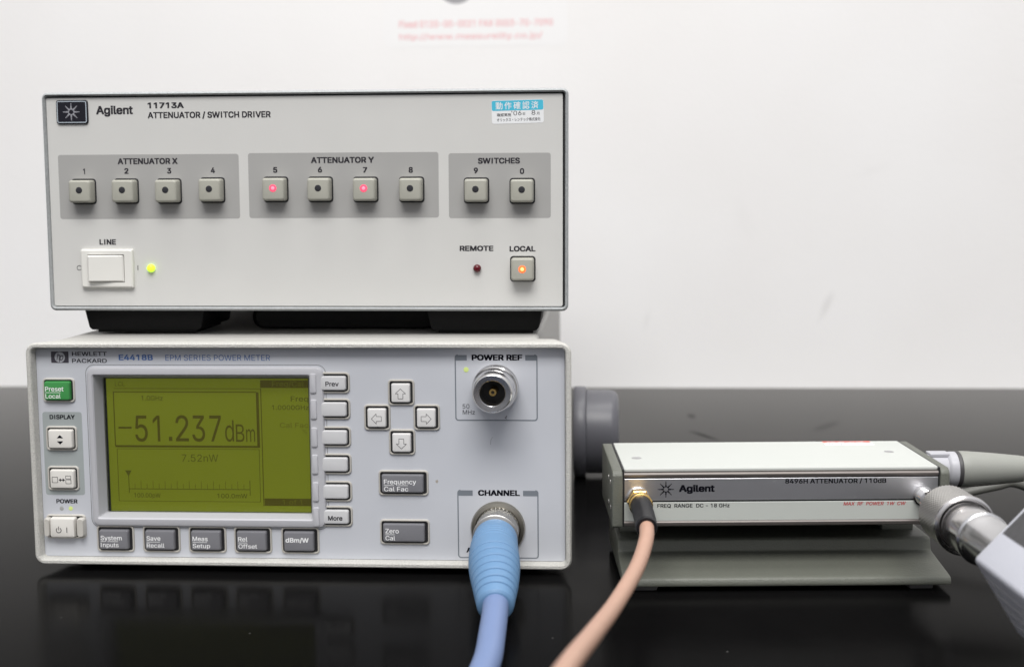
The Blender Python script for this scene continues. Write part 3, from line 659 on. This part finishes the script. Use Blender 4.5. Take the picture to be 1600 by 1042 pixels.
for i, (x, z) in enumerate(bt):
    if bproto is None:
        bproto = {}
        o = stack('button', [(9.1, 9.1, 1.0, UY + .5), (9.1, 9.1, 1.0, UY - 1.0), (9.0, 9.0, 1.0, UY - 4.0), (8.6, 8.6, .9, UY - 4.9), (7.9, 7.9, .8, UY - 5.25), (7.2, 7.2, .7, UY - 5.32)], M['key_u'], dv, loc=(x, 0, z), cap0=False, angle=45)
        s_ = stack('well', [(10.2, 10.3, 1.3, UY - .12), (10.2, 10.3, 1.3, UY + .1)], M['black'], o)
        bproto['b'], bproto['w'] = o.data, s_.data
    else:
        o = link('button', bproto['b'], dv, (x, 0, z)); link('well', bproto['w'], o)
    yy = UY - 5.34
    lz = .45 if i < 10 else .1
    if i in (4, 6, 10):
        a, b_ = ('led_pink', 'led_core') if i != 10 else ('led_orange', 'led_orange_core')
        lathe('button_lamp', [(1.55, yy + .1), (1.5, yy - .03), (.9, yy - .12)], M[a], o, loc=(0, 0, lz), seg=24, cap0=False)
        lathe('lamp_core', [(.7, yy - .10), (.65, yy - .2), (.3, yy - .28)], M[b_], o, loc=(0, 0, lz), seg=20, cap0=False)
        o['label'] = 'square button with its lamp glowing ' + ('orange' if i == 10 else 'red')
    else:
        lathe('button_lamp', [(1.3, yy + .1), (1.3, yy - .05), (.9, yy - .12)], M['led_off'], o, loc=(0, 0, lz), seg=24, cap0=False)
sw = stack('line_switch', [br(14.0, 35.7, 9.5, 25.3, .6, UY + .1), br(14.1, 35.6, 9.6, 25.2, .6, UY - 1.5), br(14.7, 35.0, 10.2, 24.6, .5, UY - 2.0), br(17.0, 32.3, 11.8, 23.1, .3, UY - 2.0), br(17.0, 32.3, 11.8, 23.1, .3, UY + .0)], M['white_plastic'], dv, cap0=False, cap1=False, angle=30)
V = [(17.6, UY, 12.1), (31.9, UY, 12.1), (31.9, UY, 22.8), (17.6, UY, 22.8), (17.6, UY - 3.6, 12.1), (18.3, UY - 4.2, 12.6), (31.2, UY - 2.1, 12.6), (31.9, UY - 1.6, 12.1), (31.9, UY - 1.6, 22.8), (31.2, UY - 2.1, 22.3), (18.3, UY - 4.2, 22.3), (17.6, UY - 3.6, 22.8)]
build('rocker', V, [(0, 1, 7, 4), (1, 2, 8, 7), (2, 3, 11, 8), (3, 0, 4, 11), (4, 7, 6, 5), (7, 8, 9, 6), (8, 11, 10, 9), (11, 4, 5, 10), (5, 6, 9, 10)], M['white_plastic'], sw, smooth=False)
plate('rocker_gap', 17.0, 32.3, 11.8, 23.1, UY, M['rocker_gap'], sw, r=.3, t=.04)
polymesh('off_mark', ringpolys(12.7, 17.6, .8, 1.05, 20), y, M['text'], dv)
polymesh('on_mark', [rect(37.03, 37.33, 16.6, 18.6)], y, M['text'], dv)
lathe('power_lamp', [(1.6, UY + .1), (1.6, UY - .8), (1.4, UY - 1.5), (1.0, UY - 1.9), (.4, UY - 2.05)], M['led_green'], dv, loc=(42.8, 0, 17.5), seg=24, cap0=False)
lathe('remote_lamp', [(1.6, UY + .1), (1.6, UY - .8), (1.35, UY - 1.5), (.9, UY - 1.9), (.3, UY - 2.05)], M['led_red_off'], dv, loc=(176.25, 0, 17.3), seg=24, cap0=False)
# paper seal: cyan band and two printed lines, stuck a little crooked
st = stack('inspection_sticker', [(20.6, 9.1, .9, -.07), (20.6, 9.1, .9, .02)], M['st_white'], dv, loc=(192.7, UY, 79.2)); st.rotation_euler = (0, -math.radians(1.2), 0)
V, Fc = loft([rr(20.4, 3.9, .8, -.09, 0, 2.5), rr(.01, .01, .001, -.09, 0, 2.5)], False, False)
plate('cyan_band', -10.2, 10.2, .55, 4.45, -.08, M['st_blue'], st, r=.6, t=.03)
for i, ch in enumerate('動作確認済'):
    text(ch, -8.7 + i * 3.55, -5.9 + i * 3.55, 1.0, 3.95, -.13, M['st_white'], st, full=True, bold=.015)
text('確認実施', -8.3, -2.6, -1.75, -.45, -.1, M['text'], st, full=True, bold=.01)
text("'06", -2.4, 1.5, -1.4, .35, -.1, M['text'], st)
text('年', 1.9, 3.1, -1.5, -.3, -.1, M['text'], st, full=True)
text('8', 5.5, 7.0, -1.4, .35, -.1, M['text'], st)
text('月', 7.5, 8.6, -1.5, -.3, -.1, M['text'], st, full=True)
text('オリックス・レンテック株式会社', -8.3, 9.0, -3.7, -2.35, -.1, M['text'], st, full=True, bold=.012)
# feet
def foot(x0, x1, fy, k):
    poly = [(x0, .9), (x1, .9), (x1 - 1.6, -7.6), (x1 - 3, -8.6), (x0 + 3, -8.6), (x0 + 1.9, -7.6)]
    fo = prism('foot', poly, fy, fy + 42, M['foot'], dv, bev=.5)
    box('foot_pad', x0 + 5, x1 - 4, fy + 1.5, fy + 36, -9.75, -8.5, M['foot'], fo)
stack('tilt_bail', [(76, 8.2, 4, 26, 117, -4.8), (80, 9.6, 4.6, 28, 117, -4.8), (80, 9.6, 4.6, 90, 117, -4.8)], M['foot'], dv)
foot(10.9, 62, 9, 1); foot(154.4, 202.2, 9, 1); foot(10.9, 62, 240, -1); foot(154.4, 202.2, 240, -1)

# ------------------------------------------------------------------ step attenuator on its stand
YA = math.radians(3.7357)
at = thing('step_attenuator', 'long low programmable attenuator with white top and olive end cheeks on a sloping stand', 'attenuator', (232.7, -12.88, 0), (0, 0, YA))
KS = .9698                                  # drawn at a nominal size, true size here
at.scale = (KS, KS, KS)
box('body', 0, 120.6, 2.5, 51.8, 24.4, 45.6, M['cheek'], at)
box('top_cover', .1, 120.5, .9, 52.3, 45.3, 46.75, M['att_top'], at, bev=.35)
prism('upper_trim', [(1.2, 45.25), (.25, 45.1), (-.15, 44.5), (.05, 43.6), (.9, 43.0), (2.6, 42.85), (2.6, 45.25)], .1, 120.5, M['trim'], at, axis='x')
box('mirror_plate', .15, 120.45, .25, 2.6, 34.35, 42.8, M['mirror'], at, bev=.12)
box('dark_seam', .15, 120.45, .5, 2.6, 33.55, 34.4, M['black'], at, bev=.02)
box('lower_plate', .15, 120.45, .2, 2.6, 26.3, 33.6, M['att_low'], at, bev=.12)
prism('lower_trim', [(2.6, 26.25), (.3, 26.25), (-.1, 25.7), (.2, 24.6), (1.2, 24.0), (2.6, 23.95)], .1, 120.5, M['trim'], at, axis='x')
for nm, x0, x1 in (('end_cheek', -4.5, -.55), ('end_cheek', 121.15, 124.6)):
    poly = [(-.9, 24.6), (0, 23.7), (52, 23.7), (53.6, 25.2), (53.6, 45.2), (52.4, 46.5), (1.2, 46.3), (-.2, 45.4), (-.9, 44.2)]
    ck = prism(nm, poly, x0, x1, M['cheek'], at, axis='x', bev=.45)
    xs = x0 if x0 < 0 else x1
    for yy_ in (8, 17):
        for zz in (30, 40):
            sc2 = lathe('screw', [(1.3, -.15), (1.3, .12), (.9, .3)], M['chrome'], ck, loc=(xs, yy_, zz), seg=14); sc2.rotation_euler = (0, 0, math.radians(90 if x0 < 0 else -90))
box('seam', -.62, .12, .4, 51.8, 24.2, 46.5, M['black'], at, bev=.05)
box('seam', 120.48, 121.2, .4, 51.8, 24.2, 46.5, M['black'], at, bev=.05)
for sx, sy in ((6.8, 20.5), (110.2, 29.5)):
    o = build('screw_dimple', [(sx + r_ * math.cos(a * math.pi / 10), sy + r_ * math.sin(a * math.pi / 10), zz) for r_, zz in ((2.0, 46.79), (1.55, 46.83), (1.3, 46.80)) for a in range(20)],
              [(i * 20 + k, i * 20 + (k + 1) % 20, (i + 1) * 20 + (k + 1) % 20, (i + 1) * 20 + k) for i in range(2) for k in range(20)] + [tuple(40 + k for k in range(20))], M['chrome_d'], at)
text('Agilent', 21.09, 34.81, 37.55, 40.45, .2, M['blackt'], at, bold=.05)
polymesh('emblem', burst(16.1, 38.67, 3.2), .2, M['blackt'], at)
scr = mat('bright_scratch', (.75, .75, .76), .5)
for sx, sz, dx, dz in ((57.3, 42.0, .5, -.9), (71.3, 41.6, .3, .6), (71.5, 36.3, .5, .1), (88.5, 35.2, .4, .2)):
    polymesh('scratch', [seg_line(sx, sz, sx + dx, sz + dz, .16)], .22, scr, at)
text('FREQ  RANGE  DC - 18 GHz', 12.83, 40.6, 31.55, 33.05, .15, M['blackt'], at, bold=.02)
text('8496H ATTENUATOR / 110dB', 61.84, 100.6, 40.58, 42.45, .2, M['blackt'], at, bold=.03)
text('MAX  RF  POWER  1W  CW', 84.33, 108.3, 31.9, 33.3, .15, M['red'], at, bold=.02, slant=.2)
sk = box('paper_sticker', 88.2, 108.5, 43.5, 51.5, 46.76, 46.84, M['st_white'], at, bev=.02)
polymesh('red_band', [rect(88.3, 108.3, 48.2, 51.4)], 46.88, M['salmon'], sk, plane='top')
text('検査済証', 90, 106, 48.7, 51.0, 46.9, M['st_white'], sk, plane='top', full=True)
text('No. 2006 8 10', 90, 106.5, 44.4, 46.9, 46.88, M['tab'], sk, plane='top')
so = prism('stand', [(-6.3, 2.2), (-6.6, 3.6), (-6.0, 5.2), (-4.6, 5.7), (17.5, 9.3), (18.6, 13.6), (20, 14.2), (58, 14.2), (60.5, 12.0), (61.5, 4), (59, 2.2)], -.9, 124.4, M['cheek'], at, axis='x', bev=.6)
box('riser', .8, 13.0, 30, 52, 13.9, 24.3, M['cheek'], at)
box('riser', 108.2, 121, 30, 52, 13.9, 24.3, M['cheek'], at)
box('stand_back', 13.2, 108, 42, 50, 13.9, 24.3, M['foot'], at)
for fx in (8, 114):
    for fy in (2, 50):
        stack('foot', [(9, 2.5, .6, fy - 5, fx, 1.25), (11, 2.5, .6, fy, fx, 1.25), (9, 2.5, .6, fy + 5, fx, 1.25)], M['rubber_dark'], at)

# ------------------------------------------------------------------ blue sensor cable plugged into the meter
bc = thing('sensor_cable', 'thick blue sensor cable plugged into the channel socket of the power meter', 'cable', (0, 0, -4.5))
lathe('knurled_ring', [(8.2, 2.4), (8.35, 2.0)] + [(8.45, 1.7 - i * .3) for i in range(38)] + [(8.6, -9.9), (8.75, -10.3), (8.3, -10.6)], M['knurl'], bc, loc=(184.3, 0, 22.6), seg=180, knurl=(2, 39, 34, .75, 2.6), angle=60)
bp_ = [(184.35, -9.6, 21.9), (184.7, -21, 20.6), (185.8, -34, 18.6), (187.2, -48, 15.9), (188.2, -61, 12.6)]
def boot_r(t):
    base = 8.35 + 1.0 * math.sin(min(1, t / .45) * math.pi / 2) if t < .45 else 9.35 - 3.1 * ((t - .45) / .55) ** 1.5
    if t < .02: base -= .5 * (1 - t / .02)
    for g in (.16, .20, .24, .29):
        base -= .22 * math.exp(-((t - g) / .006) ** 2)
    for g in (.45, .535, .62, .70, .775, .845, .91):
        base -= .85 * math.exp(-((t - g) / .0055) ** 2)
    if t > .985: base -= .7 * (t - .985) / .015
    return base
tube('strain_relief_boot', bp_, boot_r, M['boot'], bc, seg=48, n=110)
tube('cable_jacket', [(187.6, -55, 14.2), (188.4, -63, 12.9), (188.8, -82, 10.6), (188.8, -104, 9.1), (186, -130, 8.95), (176, -175, 8.95), (150, -260, 8.95), (100, -360, 8.95)], 4.45, M['bcable'], bc, seg=32)

# ------------------------------------------------------------------ brown coaxial cable on the attenuator input
Ac, As = math.cos(YA), math.sin(YA)
def A2W(x, y_, z): return Vector((233.04 + x * Ac - y_ * As, 1.43 + x * As + y_ * Ac, z))      # nominal drawing space
def seat(x, y_, z): return (232.7 + KS * (x * Ac - y_ * As), -12.88 + KS * (x * As + y_ * Ac), KS * z)   # on the bench
cc = thing('coaxial_cable', 'copper brown coaxial cable with gold plug and black sleeve on the attenuator', 'cable', seat(5.4, 0, 35.4), (0, 0, YA))
cc.scale = (KS, KS, KS)
lathe('socket_collar', [(4.4, .3), (4.4, -.5), (3.9, -.9), (3.2, -1.0), (3.2, -3.0)], M['chrome'], cc, seg=28, cap0=False)
lathe('hex_nut', [(4.2, -2.2), (4.85, -2.7), (4.9, -6.4), (4.4, -6.9)], M['gold'], cc, seg=6, angle=20)
lathe('crimp_barrel', [(3.7, -6.8), (4.0, -7.3), (4.0, -8.6), (4.5, -8.9), (4.5, -11.4), (3.8, -11.8)], M['gold'], cc, seg=32)
def inv(P):
    d = Vector(P) - A2W(5.4, 0, 35.4); return Vector((d.x * Ac + d.y * As, -d.x * As + d.y * Ac, d.z))
sl = [inv(p) for p in [tuple(A2W(5.4, -10.5, 35.4)), (239.4, -17.5, 36.9 - 1.6), (240.0, -26, 35.4 - 1.2), (240.2, -36, 33.8)]]
tube('heat_shrink_sleeve', sl, lambda t: (4.0 - .12 * t if t < .9 else 3.9 + .12 * (t - .9) * 10) if t < .97 else 3.6, M['sleeve'], cc, seg=28, n=10)
tube('cable_jacket', [inv(p) for p in [(240.2, -27, 35.3), (240.2, -36, 33.7), (239.4, -47.6, 32.1), (235.5, -72.6, 30.2), (227.9, -112.6, 31.0), (221.3, -157.6, 37.7), (216.3, -197.6, 45.2), (211.9, -237.6, 51.7), (206, -300, 60), (200, -420, 66)]], 2.62, M['brown'], cc, seg=28)

# ------------------------------------------------------------------ power sensor on the attenuator output
ps = thing('power_sensor', 'knurled steel coupling and lavender grey sensor body screwed onto the attenuator at the right', 'power sensor', seat(114.75, 0, 35.4), (0, 0, YA))
ps.scale = (KS, KS, KS)
lathe('threaded_stub', [(3.9, .3), (3.9, -.6), (3.3, -.9)] + [(3.3 - (.25 if i % 2 else 0), -1.2 - i * .35) for i in range(20)] + [(3.1, -9), (4.5, -10), (4.5, -27)], M['chrome'], ps, seg=32, cap0=False)
lathe('coupling_nut', [(6.0, -23.6), (8.4, -23.8), (9.9, -25.8)] + [(10.45, -26.4 - i * .37) for i in range(46)] + [(10.6, -43.6), (10.7, -44.0), (10.6, -44.8), (9.9, -45.2), (9.2, -45.0), (9.0, -43.5)], M['knurl'], ps, seg=192, knurl=(3, 48, 52, .42, 2.7), angle=60, cap0=True, cap1=False)
lathe('coupling_ring', [(10.65, -43.9), (10.8, -44.3), (10.65, -45.0), (10.0, -45.4), (9.3, -45.2), (9.2, -43.4), (8.0, -43.2)], M['chrome'], ps, seg=72, cap0=False, cap1=False)
lathe('barrel', [(8.6, -43.0), (8.6, -45.5), (8.4, -46.0), (8.6, -46.6), (8.6, -60.5), (8.3, -60.9)], M['chrome'], ps, seg=64, cap0=False)
lathe('neck', [(8.2, -60.6), (9.1, -61.0), (9.15, -62.4), (8.8, -62.9), (8.6, -63.1), (8.6, -66), (8.3, -66.5), (8.3, -82), (8.6, -82.4), (8.6, -97)], M['chrome_d'], ps, seg=64)
rawp = [(-15, 2.5), (7, 26), (23, 0), (0, -22)]
bdy = prism('sensor_body', rawp, -93, -178, M['lavender'], ps, bev=1.4)
def on_top(u, v, lift=.12):               # u along the upper left edge from the left corner, v along the axis
    a = Vector((-15, 0, 2.5)); d = Vector((22, 0, 23.5)); L_ = d.length; d.normalize(); nrm = Vector((-d.z, 0, d.x))
    p = a + d * u + nrm * lift; return (p.x, v, p.z)
build('dark_label', [on_top(11.8, -95.5), on_top(30, -95.5), on_top(30, -160), on_top(11.8, -160)], [(0, 1, 2, 3)], M['label_dark'], bdy, smooth=False)
for k in range(4):                         # ribs on the lower left side
    a = Vector((-15, 0, 2.5)); d = Vector((15, 0, -24.5)); d.normalize(); nrm = Vector((d.z, 0, -d.x))
    p0, p1 = a + d * (5.2 + k * 5.4), a + d * (7.6 + k * 5.4)
    V = []
    for yy_ in (-96, -175):
        for q in (p0 - nrm * .2, p0 * .5 + p1 * .5 + nrm * .22, p1 - nrm * .2): V.append((q.x, yy_, q.z))
    build('rib', V, [(0, 1, 4, 3), (1, 2, 5, 4), (0, 2, 1), (3, 4, 5)], M['lav2'], bdy, smooth=False)

# ------------------------------------------------------------------ grey control plug at the attenuator's right end
gc = thing('control_cable', 'grey moulded plug and thin cable leaving the right end cheek of the attenuator', 'cable', seat(124.6, 28, 39.6), (0, 0, YA))
gc.scale = (KS, KS, KS)
def xl(name, prof, m_, seg=40, **k):
    o = lathe(name, [(r, -x) for r, x in prof], m_, gc, seg=seg, **k); o.rotation_euler = (0, 0, math.radians(90)); return o
xl('collar', [(6.2, -.1), (6.2, 8), (6.9, 8.6), (7.2, 9.5), (7.2, 12.0)], M['lav2'], cap0=False)
box('latch', 1, 9, -3, 3, 5.6, 7.1, M['lav2'], gc)
xl('ring', [(7.3, 11.8), (7.5, 12.2), (7.5, 13.2), (7.2, 13.5)], M['rubber_dark'])
xl('shell', [(7.1, 13.3), (7.4, 14), (7.3, 17), (6.6, 26), (5.4, 38), (4.4, 44), (3.6, 45)], M['greycable'], cap0=False)
tube('cable_jacket', [(43, 0, 0), (52, -1, -1), (66, 2, -8), (82, 14, -20), (86, 34, -30), (72, 44, -24), (54, 40, -15.5), (44, 38, -16), (20, 38, -22), (-10, 40, -34.5), (-50, 60, -37.2)], 1.9, mat('dark_grey_cable_jacket', (.10, .10, .09), .5), gc, seg=20)

# ------------------------------------------------------------------ grey moulded cap lying beside the meter
gp = thing('plastic_cap', 'dark grey round plastic pipe cap lying on its side between the meter and the attenuator', 'plastic cap', (210.75, 179.7, 23.8))
gp.scale = (.97, .97, .97)
def xl2(name, prof, m_):
    o = lathe(name, [(r, -x) for r, x in prof], m_, gp, seg=72, angle=40); o.rotation_euler = (0, 0, math.radians(90)); return o
xl2('flange', [(22, 0), (24.2, .5), (24.5, 1.5), (24.5, 6.0), (24.1, 6.8), (22, 7.0)], M['pipe'])
xl2('cap', [(22.0, 6.8), (22.6, 7.2), (22.4, 20), (21.8, 22.4), (20.0, 24.0), (17, 24.4)], M['pipe'])
